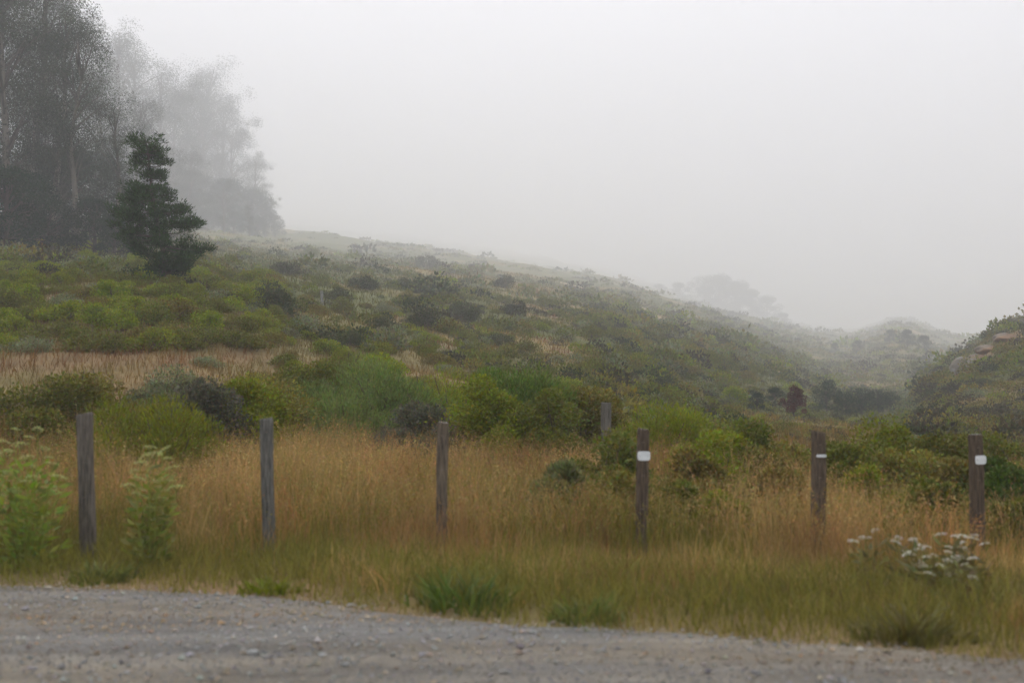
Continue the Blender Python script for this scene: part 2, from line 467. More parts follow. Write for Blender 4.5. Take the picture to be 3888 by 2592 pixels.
def build_grass():
    # ---- tall wild oats along and beyond the fence
    mb = MB(); n = 150000
    y = rng.uniform(6.0, 17.5, n); x = rng.uniform(-1, 1, n) * (.58 * y + 2.0)
    dens = .55 + .9 * fbm(x / .7, y / .7, 121, 3)
    keep = (y > edge(x) + .45 + .4 * rng.random(n)) & (rng.random(n) < dens) & (rng.random(n) < np.where(y < 14, 1, .7))
    x = x[keep]; y = y[keep]; n = len(x)
    z = ground(x, y); c, g = gcol(x, y)
    tall = sstep(8.4, 10.4, y + .5 * (fbm(x / 1.5, y * 0, 171, 2) - .5)) * sstep(.2, 1.6, y - edge(x))
    h = (.20 + .58 * tall) * rng.uniform(.55, 1.25, n) * (.45 + 1.05 * fbm(x / .9, y / .7, 131, 3)) * (1 - .35 * np.clip(g, 0, 1))
    h *= 1 - .25 * sstep(2, 5, x)
    d, tip, mid = blades(mb, x, y, z, h, rng.uniform(.003, .008, n), np.where(rng.random(n) < .25, rng.uniform(.5, 1.3, n), rng.uniform(.05, .5, n)), c)
    # seed heads
    k = np.where((rng.random(n) < .42) & (h > .42))[0]
    m = 7
    T = rng.uniform(-.25, 1.05, (len(k), m, 1))
    P = mid[k][:, None] * (1 - T) + tip[k][:, None] * T + rng.normal(0, .011, (len(k), m, 3))
    cc = np.repeat(np.where(g[k][:, None] > .6, c[k] * .5 + STRAW * .5, np.minimum(c[k] * 1.12, .8)), m, 0)
    leaves(mb, P.reshape(-1, 3), .028, .008, D=np.array([0, 0, -.6]), spread=.8, col=cc)
    o = mb.obj('dry_grass', M_grass)
    tag(o, 'tall straw and rust coloured dry grass growing around the fence posts', 'grass', kind='stuff')
    # ---- short verge
    mb = MB(); n = 60000
    y = rng.uniform(4.6, 10.0, n); x = rng.uniform(-1, 1, n) * (.58 * y + 2.0)
    e = edge(x)
    keep = (y > e + rng.normal(0.0, .11, n) + .25 * (fbm(x / .3, y * 0, 161, 2) - .5)) & (y < e + 2.6)
    x = x[keep]; y = y[keep]; n = len(x)
    c, g = gcol(x, y)
    gm = fbm(x / .5, y / .5, 141, 3)[:, None]
    pick = (rng.random(n) < .82 - .05 * x)[:, None]
    c = c * .62
    c = np.where(pick, (OLIVE * (.35 + .65 * gm) + GREEN * .65 * (1 - gm)) * rng.uniform(.7, 1.3, (n, 1)), c)
    h = rng.uniform(.05, .2, n) * (.6 + sstep(0, .8, y - edge(x))) * (.5 + fbm(x / .35, y / .35, 151, 3))
    blades(mb, x, y, ground(x, y), h, rng.uniform(.004, .009, n), rng.uniform(.2, .9, n), c)
    o = mb.obj('verge_grass', M_grass)
    tag(o, 'short olive green grass fringing the gravel edge', 'grass', kind='stuff')
    # ---- slope grass in coarser tufts, growing coarser with distance
    mb = MB(); n = 200000
    Y = np.exp(rng.uniform(math.log(16), math.log(420), n)); px = rng.uniform(-160, 1184, n)
    x = (px - 512) / FPX * Y
    c = ground_col(x, Y) * 1.1
    md = mask(DRYP, x, Y)[:, None]; c = c * (1 - md) + np.array([.21, .118, .052]) * md
    c = np.clip(c * rng.uniform(.65, 1.4, (n, 1)) * rng.uniform(.9, 1.1, (n, 3)), .01, .9)
    keep = mask(DIRT, x, Y) < .4
    x = x[keep]; Y = Y[keep]; c = c[keep]; n = len(x)
    h = rng.uniform(.15, .5, n) * (.7 + .0035 * Y)
    blades(mb, x, Y, ground(x, Y) - .02, h, (.0005 * Y) * rng.uniform(.7, 1.8, n), rng.uniform(.1, .8, n), c)
    o = mb.obj('hillside_grass', M_grass)
    tag(o, 'dry tan and olive grass covering the hillside between the shrubs', 'grass', kind='stuff')


build_grass()


# ------------------------------------------------------------------ shrubs
def clump_points(r, n, c, rad, shell=.55):
    v = unit(r.normal(size=(n, 3)))
    rr = (shell + (1 - shell) * r.random(n)) ** .6
    P = c + v * rr[:, None] * rad
    return P, v


def shrub_meshes(seed, wid, hgt, nleaf, leaf, col, lobes=12, style='mound', tip=None):
    """foliage + stems of one shrub, base at origin"""
    r = np.random.default_rng(seed)
    mb = MB(); st = MB()
    col = np.array(col); tip = col * 1.35 if tip is None else np.array(tip)
    for k in range(lobes):
        a = r.uniform(0, 6.283); q = math.sqrt(r.random())
        cx = math.cos(a) * q * wid * .40; cy = math.sin(a) * q * wid * .40
        rad = wid * r.uniform(.12, .24)
        top = hgt * (1 - .55 * q * q) * r.uniform(.75, 1.05)
        rz = min(rad * r.uniform(.6, .95), top * .6)
        cz = max(top - rz, rz * .6)
        if style == 'feather':
            rz *= 1.15
        n = nleaf // lobes
        P, v = clump_points(r, n, np.array([cx, cy, cz]), np.array([rad, rad, rz]), .25)
        P[:, 2] = np.abs(P[:, 2])
        mixc = r.random()
        c = col * (1 - .5 * mixc) + tip * .5 * mixc
        c = c * r.uniform(.82, 1.2)
        cc = np.repeat(c[None], n, 0)
        isn = r.random(n) < .3
        cc[isn] = tip * r.uniform(.85, 1.15)
        D = unit(v + np.array([0, 0, .7 if style != 'feather' else 1.6]))
        leaves(mb, P, leaf * (1.6 if style == 'feather' else 1), leaf * (.3 if style == 'feather' else .62), D=D, spread=.9 if style != 'feather' else .5, col=cc, r=r)
        # lower skirt so the clump reaches the ground
        m = n // 3
        S = np.stack([r.normal(cx, rad * .75, m), r.normal(cy, rad * .75, m), r.uniform(0, 1, m) * cz], 1)
        leaves(mb, S, leaf, leaf * .6, D=unit(np.stack([S[:, 0], S[:, 1], S[:, 2] * 0 + wid * .3], 1)), spread=.9, col=cc[:m], r=r)
        for b in range(2):
            e = np.array([cx, cy, cz]) + r.normal(0, .4, 3) * rad
            p0 = np.array([cx * .25, cy * .25, -.05]); midp = (p0 + e) / 2 + r.normal(0, .06, 3) * wid
            tube(st, [p0, midp, e], [.012 * wid, .008 * wid, .003 * wid], 4, (.12, .09, .06))
    return mb, st


def shrub_proto(name, seed, wid, hgt, nleaf, leaf, col, **k):
    f, s = shrub_meshes(seed, wid, hgt, nleaf, leaf, col, **k)
    return f.mesh('foliage', M_leaf), s.mesh('stems', M_twig)


def put_shrub(protos, loc, sc, label, group=None, name='shrub', cat='shrub', parts=True, rz=None):
    f, s = protos
    o = empty(name, loc, label, cat, group, random.uniform(0, 6.28) if rz is None else rz, sc)
    link_mesh('foliage', f, o); link_mesh('stems', s, o)
    return o


C_BRIGHT = (.208, .226, .040); C_MID = (.148, .150, .036); C_DARK = (.058, .066, .024); C_OLIVE = (.200, .170, .052)
C_SAGE = (.20, .205, .11); C_GREY = (.12, .115, .075); C_RUST = (.20, .105, .035); C_YEL = (.17, .185, .035); C_BROWN = (.075, .065, .035)

# near bushes: px, image row of crown top, depth, width m, kind, label
near_specs = [
    (40, 383, 16.5, 1.9, 'mound', C_MID, 'dark tangled bramble bush behind the leftmost post, at the left edge'),
    (92, 378, 17.5, 1.6, 'mound', C_OLIVE, 'brown and green bramble bush just above the top of the leftmost post'),
    (168, 376, 19.0, 1.7, 'mound', C_SAGE, 'greyish sage bush between the two leftmost posts'),
    (150, 398, 14.6, 1.5, 'feather', C_BRIGHT, 'bright yellow-green bush right of the leftmost post'),
    (203, 388, 16.5, 1.3, 'mound', C_GREY, 'pale grey-olive bush left of the second post'),
    (262, 373, 18.5, 1.9, 'mound', C_OLIVE, 'olive bramble bush directly behind the second post'),
    (318, 363, 21.0, 1.9, 'mound', C_MID, 'mid green bush right of the second post'),
    (388, 353, 24.0, 1.5, 'mound', C_BRIGHT, 'bright lime green bush topmost behind the wide feathery bush'),
    (372, 368, 20.0, 2.6, 'feather', (.175, .205, .07), 'wide soft grey-green feathery bush between second and third posts'),
    (455, 375, 21.5, 1.8, 'feather', C_BRIGHT, 'light green bush behind the third post'),
    (520, 369, 18.5, 1.9, 'feather', (.13, .17, .045), 'largest rounded deep green feathery bush right of the third post'),
    (572, 379, 19.5, 1.5, 'mound', C_OLIVE, 'olive brown bush beside the grey far post'),
    (425, 396, 17.5, 1.2, 'mound', C_GREY, 'small grey-brown bush left of the third post'),
    (662, 411, 17.5, 1.5, 'feather', C_BRIGHT, 'light green bush behind the left plate-bearing post'),
    (752, 420, 15.0, 1.55, 'mound', C_MID, 'dense dark-hearted green bush between the plated posts'),
    (606, 437, 13.2, 1.1, 'mound', C_MID, 'low green bush in the grass below the grey far post'),
    (690, 458, 12.2, .95, 'mound', C_OLIVE, 'low olive shrub in the grass right of the fourth post'),
    (876, 428, 15.5, 1.3, 'mound', C_YEL, 'yellowish green bush right of the fifth post'),
    (842, 446, 13.4, 1.0, 'mound', C_MID, 'small green bush touching the fifth post on its right'),
    (930, 436, 15.0, 1.3, 'mound', C_MID, 'mid green bush left of the rightmost post'),
    (1000, 430, 16.0, 1.5, 'mound', C_MID, 'dark green bush above the plate of the rightmost post'),
    (1012, 462, 12.2, 1.2, 'mound', (.085, .125, .028), 'deep green bush right of the rightmost post at the frame edge'),
    (948, 462, 12.8, .9, 'mound', C_OLIVE, 'low olive shrub left of the rightmost post'),
    (1070, 440, 14, 1.6, 'mound', C_MID, 'green bush beyond the right edge'),
    (-45, 380, 16, 1.9, 'mound', C_MID, 'green bush beyond the left edge'),
    (562, 455, 11.6, .7, 'feather', (.17, .19, .08), 'small grey-green shrub in the dry grass left of the fourth post'),
    (720, 438, 14.2, 1.3, 'mound', C_BRIGHT, 'bright green bush in front of the dark-hearted one, between the plated posts'),
    (668, 474, 11.3, .9, 'mound', C_MID, 'green shrub low in the grass just right of the fourth post'),
    (612, 468, 11.4, .7, 'mound', C_OLIVE, 'olive shrub low in the grass just left of the fourth post'),
    (902, 452, 13.4, 1.2, 'mound', C_OLIVE, 'olive green bush midway between the two rightmost posts'),
    (866, 470, 12.4, .8, 'mound', C_BRIGHT, 'low light green shrub right of the fifth post base'),
    (790, 446, 14.5, 1.2, 'mound', C_OLIVE, 'olive bush just left of the fifth post'),
    (775, 474, 11.6, .8, 'mound', C_OLIVE, 'low olive shrub in the grass just left of the fifth post base'),
    (930, 484, 11.4, .8, 'mound', C_MID, 'small mid green shrub in the grass left of the rightmost post base'),
    (722, 490, 10.9, .55, 'mound', C_BRIGHT, 'small bright shrub in the dry grass midway between fourth and fifth posts'),
    (1022, 496, 11.0, .9, 'mound', C_MID, 'mid green shrub in the grass at the right frame edge'),
    (235, 384, 17.5, 1.5, 'mound', C_BRIGHT, 'bright green bush between the pale grey-olive one and the second post'),
    (492, 384, 17.0, 1.3, 'mound', C_BRIGHT, 'bright green bush against the left side of the large feathery bush'),
    (545, 392, 17.0, 1.2, 'mound', C_MID, 'green bush against the right side of the large feathery bush'),
]
for i, (px, py, Y, wd, sty, c, lab) in enumerate(near_specs):
    x, _, zt = at(px, py, Y); x = float(x); zt = float(zt); zg = float(ground(x, Y))
    h = max(zt - zg, .35) * 1.18
    nl = int(6200 * max(wd, 1) * max(h, .8))
    wd *= 1.4 if Y > 14 and Y < 25 else 1.1
    pr = shrub_proto('bush', 500 + i, wd, h, nl, .055, c, lobes=14 if wd > 1 else 8, style=sty)
    put_shrub(pr, (x, Y, zg - .02), 1, lab, 'bushes behind the fence', 'bush', 'bush')

# hillside shrub prototypes (unit width about 2 m)
def kind_protos(seed, col, n, wd=2.0, ht=.95, nl=2200, leaf=.10, **k):
    return [shrub_proto('shrub', seed + i, wd * (1 + .2 * (i % 2)), ht * (1 + .25 * (i % 3 - 1)), nl, leaf, col, **k) for i in range(n)]

K_GREEN = kind_protos(700, C_MID, 3); K_BRIGHT = kind_protos(720, C_BRIGHT, 3); K_DARK = kind_protos(740, (.075, .078, .034), 3, ht=1.15)
K_SAGE = kind_protos(760, C_SAGE, 2); K_OLIVE = kind_protos(780, C_OLIVE, 2); K_RUST = kind_protos(800, C_RUST, 1)

placed = []
def free(x, y, r):
    for (a, b, q) in placed:
        if (a - x) ** 2 + ((b - y)) ** 2 < (.62 * (r + q)) ** 2: return False
    return True

def slope_shrub(K, px, py, wpx, label, group, squash=None):
    x, y, z = hit(px, py, 20)
    w = wpx / FPX * y
    placed.append((x, y, w / 2))
    k = random.randrange(len(K)); s = w / 2.1
    put_shrub(K[k], (x, y, z - .05 * s), (s, s, s * (squash or random.uniform(.85, 1.2))), label, group)

# dark shrubs on the open hill, singled out by where they stand
dark_list = [(271, 312, 34), (363, 289, 26), (405, 290, 30), (428, 268, 20), (335, 300, 22), (426, 330, 32), (428, 304, 24), (462, 322, 30),
             (288, 275, 28), (383, 330, 24), (515, 315, 26), (333, 352, 30), (350, 345, 24), (452, 300, 18), (505, 288, 18), (495, 345, 24)]
for (px, py, w) in dark_list:
    slope_shrub(K_DARK, px, py, w * 1.35, 'dark grey-green rounded shrub scattered on the open hillside right of the pine', 'dark shrubs on the open hillside')
slope_shrub(K_SAGE, 641, 352, 34, 'large pale olive bush high on the slope above the fourth post', None)
slope_shrub(K_SAGE, 205, 366, 36, 'pale sage shrub at the upper edge of the pinkish dry grass strip', None)
slope_shrub(K_SAGE, 28, 352, 50, 'wide pale sage shrub at the left edge above the dry grass strip', None)
slope_shrub(K_RUST, 36, 250, 34, 'rusty orange shrub under the eucalyptus at the left edge', None)
slope_shrub(K_BRIGHT, 330, 355, 40, 'bright green shrub on the hillside left of the lime bush', None)
slope_shrub(K_GREEN, 312, 255, 14, 'small upright dark shrub fading into fog on the upper hill', None, 2.0)

cnt = 0; tries = 0
while cnt < 165 and tries < 9000:       # green mounds below the trees at left
    tries += 1
    px = random.uniform(-60, 275); py = random.uniform(262 + max(0, px - 120) * .12, 352)
    x, y, z = hit(px, py, 20)
    if mask(DRYP, np.array([x]), np.array([y]))[0] > .5 and random.random() < .55: continue
    w = random.uniform(34, 66) * (.5 + .5 * (py - 255) / 95); r = w / FPX * y / 2
    if not free(x, y, r): continue
    K = random.choices([K_GREEN, K_BRIGHT, K_OLIVE, K_SAGE], [5, 4, 2, .7])[0]
    nm = {id(K_GREEN): 'mid green mounded', id(K_BRIGHT): 'bright green mounded', id(K_OLIVE): 'olive mounded', id(K_SAGE): 'pale sage mounded'}[id(K)]
    slope_shrub(K, px, py, w, nm + ' shrub on the slope below the eucalyptus and pine', nm + ' shrubs below the trees')
    cnt += 1
cnt = 0; tries = 0
while cnt < 170 and tries < 12000:       # mixed shrubs over the middle hill
    tries += 1
    px = random.uniform(255, 800); py = random.uniform(262, 408)
    sky = np.interp(px, [255, 450, 600, 750, 850], [258, 285, 318, 365, 395])
    if py < sky: continue
    x, y, z = hit(px, py, 24)
    if (mask(DRYP, np.array([x]), np.array([y]))[0] > .5 and random.random() < .8) or mask(DIRT, np.array([x]), np.array([y]))[0] > .2: continue
    w = random.uniform(18, 44) * (.5 + .5 * (py - 250) / 130); r = w / FPX * y / 2
    if not free(x, y, r): continue
    K = random.choices([K_GREEN, K_BRIGHT, K_OLIVE, K_SAGE], [5, 1.6, 4, .8])[0]
    nm = {id(K_GREEN): 'mid green', id(K_BRIGHT): 'bright green', id(K_OLIVE): 'olive', id(K_SAGE): 'pale sage'}[id(K)]
    slope_shrub(K, px, py, w, nm + ' shrub dotted over the open middle hillside', nm + ' shrubs on the middle hillside')
    cnt += 1


def build_scrub():
    """continuous low scrub over the farther slopes"""
    mb = MB(); r = np.random.default_rng(99)
    N = 17000
    px = r.uniform(-120, 1150, N); Y = np.exp(r.uniform(math.log(30), math.log(1700), N))
    x = (px - 512) / FPX * Y
    cov = fbm(x / (6 + .10 * Y), Y / (8 + .25 * Y), 201, 3)
    right = sstep(640, 760, px)
    keep = r.random(N) < np.clip(3.0 * (cov - .42) + .42 + .6 * right, .15, 1)
    keep &= (mask(DIRT, x, Y) < .15) & ((mask(DRYP, x, Y) < .4) | (r.random(N) < .15))
    keep &= ~((px < 560) & (Y < 42))
    keep &= ~((px > 945) & (Y > 90) & (Y < 175) & (r.random(N) < .5))
    x = x[keep]; Y = Y[keep]; px = px[keep]; N = len(x)
    z = ground(x, Y)
    w = 12 * np.exp(r.normal(0, .42, N)) / FPX * Y * np.interp(Y, [30, 60, 200, 500, 1700], [1.3, 1.1, .8, .6, .4])
    w *= np.where((px > 735) & (px < 905) & (Y < 120), .55, 1)
    pal = np.array([C_MID, C_OLIVE, C_BRIGHT, C_DARK, C_SAGE, C_MID, C_BROWN])
    ci = r.integers(0, len(pal), N)
    ci = np.where((px > 925) & (Y < 200) & (r.random(N) < .6), r.choice([1, 6], N), ci)
    for nl, sel in ((300, Y < 130), (120, (Y >= 130) & (Y < 300)), (50, Y >= 300)):
        idx = np.where(sel)[0]; m = len(idx)
        if not m: continue
        v = unit(r.normal(size=(m, nl, 3))); v[..., 2] = np.abs(v[..., 2])
        lump = 1 + .35 * np.sin(v[..., 0] * 5 + ci[idx][:, None] * 3) * np.sin(v[..., 1] * 6 + idx[:, None])
        rad = w[idx][:, None, None] * .5 * np.array([1, 1, .8 if nl > 80 else .45]) * (lump * (.75 + .3 * r.random((m, nl))))[..., None]
        P = np.stack([x[idx], Y[idx], z[idx]], 1)[:, None] + v * rad
        D = (v + np.array([0, 0, .5])).reshape(-1, 3)
        L = np.repeat(w[idx] * (.10 if nl > 200 else .14 if nl > 80 else .2), nl)
        cc = np.repeat(pal[ci[idx]] * r.uniform(.8, 1.25, (m, 1)), nl, 0)
        leaves(mb, P.reshape(-1, 3), L, L * .7, D=D, spread=.8, col=cc, r=r, jit=.35)
    o = mb.obj('scrub', M_leaf)
    tag(o, 'low mixed green scrub covering the far hill and the valley sides', 'scrub', kind='stuff')


build_scrub()

# ------------------------------------------------------------------ pine
def build_pine():
    bx, Y, bz = hit(166, 284, 20)
    Y = min(Y, 64.0); bx = float(at(166, 283, Y)[0]); bz = float(ground(bx, Y)); SC = Y / 41.0
    u = Y / FPX
    toph = float(at(144, 136, Y)[2]) - bz
    root = empty('pine_tree', (bx, Y, bz), 'dark green conical pine standing in front of the foggy eucalyptus trees', 'tree')
    r = np.random.default_rng(5)
    tr = MB(); cr = MB()
    topx = float(at(144, 136, Y)[0]) - bx
    ts = np.linspace(0, 1, 14)
    path = np.stack([topx * ts ** 1.1 + .05 * np.sin(ts * 9), .06 * np.sin(ts * 7), toph * ts], 1)
    tube(tr, path, np.interp(ts, [0, .1, 1], [.15, .12, .015]) * SC, 8, (.085, .065, .05))
    # crown outline: image row -> left and right reach (px)
    rows = np.array([136, 142, 155, 168, 178, 185, 196, 206, 214, 222, 232, 245, 258, 270, 278])
    lft = np.array([134, 126, 127, 131, 130, 134, 126, 124, 108, 105, 112, 120, 128, 146, 156])
    rgt = np.array([148, 158, 161, 167, 160, 162, 176, 178, 186, 194, 198, 208, 206, 190, 176])
    for k in range(150):
        tier = int(12 * r.random() ** .85); row = float(np.clip(142 + tier * 11.6 + r.normal(0, 2.2), 137, 278))
        t = np.clip((283 - row) / (283 - 136), 0, 1)
        p0 = np.array([np.interp(t, ts, path[:, i]) for i in range(3)])
        # leave the gap the photograph shows between the top tier and the next
        a = r.uniform(0, 6.283)
        lx = (np.interp(row, rows, rgt) - (bx + p0[0]) * FPX / Y - 512) * u; ln = ((bx + p0[0]) * FPX / Y + 512 - np.interp(row, rows, lft)) * u
        side = lx if math.cos(a) > 0 else ln
        R = max(.18 * SC, abs(side) * abs(math.cos(a)) + .5 * (lx + ln) * (1 - abs(math.cos(a))))
        R *= r.uniform(.78, 1.12)
        if 180 < row < 192 and r.random() < .6: R *= .5
        up = R * r.uniform(.0, .34)
        s = np.linspace(0, 1, 5)
        br = p0 + np.stack([math.cos(a) * R * s, math.sin(a) * R * s, up * s ** 2 - .06 * R * np.sin(s * 3.1)], 1)
        tube(tr, br, np.interp(s, [0, 1], [.025, .006]), 4, (.085, .065, .05), cap=False)
        nc = max(3, int(R * 8 / SC))
        for q in range(nc):
            tt = r.uniform(.35, 1.0) ** .7
            c = np.array([np.interp(tt, s, br[:, i]) for i in range(3)]) + r.normal(0, .07, 3) * SC
            n = 30
            P, v = clump_points(r, n, c, np.array([.24, .24, .085]) * SC * r.uniform(.7, 1.2), .1)
            g = r.uniform(.55, 1.7)
            leaves(cr, P, .15 * SC, .028 * SC, D=unit(v + np.array([.3 * math.cos(a), .3 * math.sin(a), 1.0])), spread=.55, col=np.array([.036, .062, .018]) * g, r=r)
    tr.obj('trunk', M_bark, root, smooth=True)
    cr.obj('crown', M_needle, root)


build_pine()

# ------------------------------------------------------------------ eucalyptus
def euca_meshes(seed, h=20., crown0=.3, width=.22, clumps=36, per=460, lean=0., leaf=.175, col=(.055, .066, .036)):
    r = np.random.default_rng(seed)
    tr = MB(); cr = MB()
    ts = np.linspace(0, 1, 12)
    wob = np.cumsum(r.normal(0, .013 * h, (12, 2)), 0) * ts[:, None]
    path = np.stack([wob[:, 0] + lean * h * ts, wob[:, 1], h * .93 * ts], 1)
    tube(tr, path, np.interp(ts, [0, .06, .5, 1], [.020 * h, .015 * h, .009 * h, .002 * h]), 7, (.17, .145, .115))
    for k in range(clumps):
        t = crown0 + (1 - crown0) * (k + r.random()) / clumps
        t0 = max(.12, t - r.uniform(.03, .16))
        p0 = np.array([np.interp(t0, ts, path[:, i]) for i in range(3)])
        a = r.uniform(0, 6.283)
        env = width * h * (np.interp(t, [crown0, crown0 + .15, .7, .9, 1], [.5, .85, 1.0, .62, .2]))
        R = env * r.uniform(.25, 1.0)
        e = np.array([p0[0] + math.cos(a) * R, p0[1] + math.sin(a) * R, h * t])
        s = np.linspace(0, 1, 5)[:, None]
        br = p0 * (1 - s) + e * s; br[:, 2] += .12 * R * np.sin(s[:, 0] * 3.14) ; br[1:4, :2] += r.normal(0, .02 * R, (3, 2))
        tube(tr, br, np.linspace(.0045, .0012, 5) * h, 5, (.11, .095, .075), cap=False)
        for q in range(r.integers(2, 4)):
            c = (e if q else br[r.integers(2, 5)]) + r.normal(0, 1, 3) * np.array([.05, .05, .03]) * h
            rad = h * r.uniform(.034, .085) * np.array([1.1, 1.1, 1.0]) * r.uniform(.75, 1.25, 3)
            n = int(per * r.uniform(.5, 1.2) * .75)
            P, v = clump_points(r, n, c, rad, .1)
            leaves(cr, P, leaf, leaf * .3, D=np.array([0, 0, -.8]) + .35 * v, spread=.75, col=np.array(col) * r.uniform(.7, 1.35), r=r)
    return tr.mesh('trunk', M_bark, True), cr.mesh('crown', M_leaf)


EU = [euca_meshes(900, 20, .18, .20, lean=.02), euca_meshes(901, 20, .42, .17, 24, lean=-.05), euca_meshes(902, 20, .22, .24, 34, lean=.06), euca_meshes(903, 20, .18, .2, 36, 420)]


def put_tree(P, px, Y, top, label, group, name='eucalyptus_tree', rz=None, wide=1.0):
    x = float((px - 512) / FPX * Y); z = float(ground(x, Y))
    h = float(at(px, top, Y)[2]) - z
    s = h / 20.0
    o = empty(name, (x, Y, z - .1), label, 'tree', group, random.uniform(0, 6.28) if rz is None else rz, (s * wide, s * wide, s))
    link_mesh('trunk', P[0], o); link_mesh('crown', P[1], o)
    return o


G1 = 'near eucalyptus trees at the left'
near_tr = [(-70, 88, -90, 3), (-25, 92, -80, 0), (8, 86, -60, 2), (28, 100, -40, 3), (50, 92, 8, 3), (75, 88, 26, 1), (112, 90, 100, 1), (95, 200, 70, 0), (128, 260, 95, 2), (-50, 200, -70, 2), (15, 240, -30, 1), (60, 260, 20, 2), (36, 220, -10, 0)]
labs = {4: 'tall eucalyptus left of the clump-topped one at the upper left', 5: 'slender eucalyptus with a rounded top clump and a pale leaning trunk', 6: 'shorter sparse eucalyptus with side clumps just left of the pine top'}
for i, (px, Y, top, k) in enumerate(near_tr):
    put_tree(EU[k], px, Y, top, labs.get(i, 'tall grey eucalyptus in the near foggy grove at the left edge'), G1 if i not in labs else None, wide=1.0)
G2 = 'faint eucalyptus trees deep in the fog'
far_tr = [(150, 524, 70, 3), (170, 599, 95, 2), (196, 711, 68, 0), (215, 673, 105, 3), (232, 655, 130, 2), (250, 608, 155, 3), (264, 561, 185, 2), (130, 524, 45, 2), (105, 486, 30, 3), (185, 449, 150, 3), (222, 449, 180, 2), (248, 430, 205, 3), (165, 430, 160, 2), (205, 645, 85, 2), (180, 655, 80, 3)]
for i, (px, Y, top, k) in enumerate(far_tr):
    put_tree(EU[k], px, Y, top, 'faint grey eucalyptus fading into the fog right of the pine', G2, wide=1.25)


# understorey trees under the grove and valley trees: dense broad crowns
def broad_meshes(seed, col, h=6., wd=5., lobes=34, nl=9000, leaf=.17):
    r = np.random.default_rng(seed)
    tr = MB(); cr = MB()
    ts = np.linspace(0, 1, 6)
    tube(tr, np.stack([.1 * np.sin(ts * 4), .05 * ts, ts * h * .7], 1), np.linspace(.035, .012, 6) * h, 6, (.09, .07, .055))
    for k in range(lobes):
        t = r.uniform(.12, 1); a = r.uniform(0, 6.283); env = wd * .5 * math.sin(math.pi * min(max(.18 + .74 * t, 0), 1)) ** .7
        R = env * math.sqrt(r.random())
        c = np.array([math.cos(a) * R, math.sin(a) * R, h * (.08 + .84 * t)])
        p0 = np.array([0, 0, h * max(.1, .6 * t)])
        tube(tr, [p0, (p0 + c) / 2 + r.normal(0, .1, 3), c], [.012 * h, .007 * h, .003 * h], 4, (.09, .07, .055), cap=False)
        n = nl // lobes
        P, v = clump_points(r, n, c, np.array([1, 1, .8]) * wd * r.uniform(.10, .19), .25)
        leaves(cr, P, leaf, leaf * .5, D=v + np.array([0, 0, .4]), spread=.9, col=np.array(col) * r.uniform(.7, 1.35), r=r)
    return tr.mesh('trunk', M_bark, True), cr.mesh('crown', M_leaf)


BD = broad_meshes(950, (.028, .045, .022)); BD2 = broad_meshes(951, (.03, .05, .024), 6, 6.5); BR = broad_meshes(952, (.10, .034, .024), 6, 4.2, leaf=.18)


def put_broad(P, px, py, hpx, label, group=None, name='evergreen_tree', Y=None, wide=1.0):
    if Y is None: x, Y, z = hit(px, py, 20)
    else:
        x = float((px - 512) / FPX * Y); z = float(ground(x, Y))
    s = hpx / FPX * Y / 6.0
    o = empty(name, (x, Y, z - .05), label, 'tree', group, random.uniform(0, 6.28), (s * wide, s * wide, s))
    link_mesh('trunk', P[0], o); link_mesh('crown', P[1], o)


for (px, Y, h) in [(-30, 78, 95), (2, 76, 92), (22, 84, 80), (45, 80, 58), (60, 100, 100), (92, 82, 60), (112, 80, 44), (130, 96, 70), (-70, 76, 90), (150, 190, 60), (35, 150, 90), (90, 160, 90), (183, 500, 44), (192, 537, 58), (211, 562, 40), (222, 525, 56), (239, 575, 38), (250, 550, 50), (262, 587, 30), (273, 600, 22), (203, 512, 24), (232, 500, 26), (256, 525, 22)]:
    far = px >= 185
    put_broad(BD2 if px % 2 else BD, px, 0, h, 'low dark tree at the foot of the foggy trees right of the pine' if far else 'dark understorey tree beneath the eucalyptus grove at the left',
              'dark trees at the foot of the foggy eucalyptus' if far else 'dark understorey trees beneath the grove', Y=Y, wide=1.15)
put_broad(BR, 794, 419, 36, 'reddish brown oval tree standing alone in the valley', None, 'evergreen_tree', wide=1.0)
for (px, py, h, w) in [(757, 412, 17, 1.1), (775, 410, 20, 1.1)]:
    put_broad(BD, px, py, h * 1.2, 'dark green tree just left of the reddish brown tree in the valley', 'dark trees left of the red tree', wide=w)
for (px, py, h, w) in [(826, 413, 26, 1.0), (846, 416, 20, 1.2), (862, 415, 22, 1.1), (878, 414, 20, 1.2), (890, 411, 16, 1.1)]:
    put_broad(BD if px % 2 else BD2, px, py, h * 1.25, 'dark green tree in the row right of the reddish brown tree', 'dark trees in the row right of the red tree', wide=w)
for (px, py, h) in [(925, 420, 18), (985, 386, 10)]:
    slope_shrub(K_DARK, px, py, h + 12, 'dark rounded bush on the lower right hillside', 'dark bushes on the right hillside')
for (px, Y, h, w) in [(706, 1352, 34, 1.1), (720, 1365, 42, 1.1), (736, 1378, 42, 1.2), (752, 1352, 34, 1.2), (768, 1391, 28, 1.2), (680, 1330, 24, 1.1), (784, 1250, 18, 1.2), (660, 1340, 18, 1.2)]:
    put_broad(BD2 if px % 4 else BD, px, 0, h, 'foggy silhouette of a tree on the ridge above the valley', 'foggy ridge trees above the valley', Y=Y, wide=w)
for (px, Y, h) in [(858, 400, 16), (890, 420, 14), (908, 380, 18), (925, 360, 20), (835, 420, 12)]:
    put_broad(BD, px, 0, h, 'hazy dark tree on the far valley side below the fog', 'hazy trees on the far valley side', Y=Y)


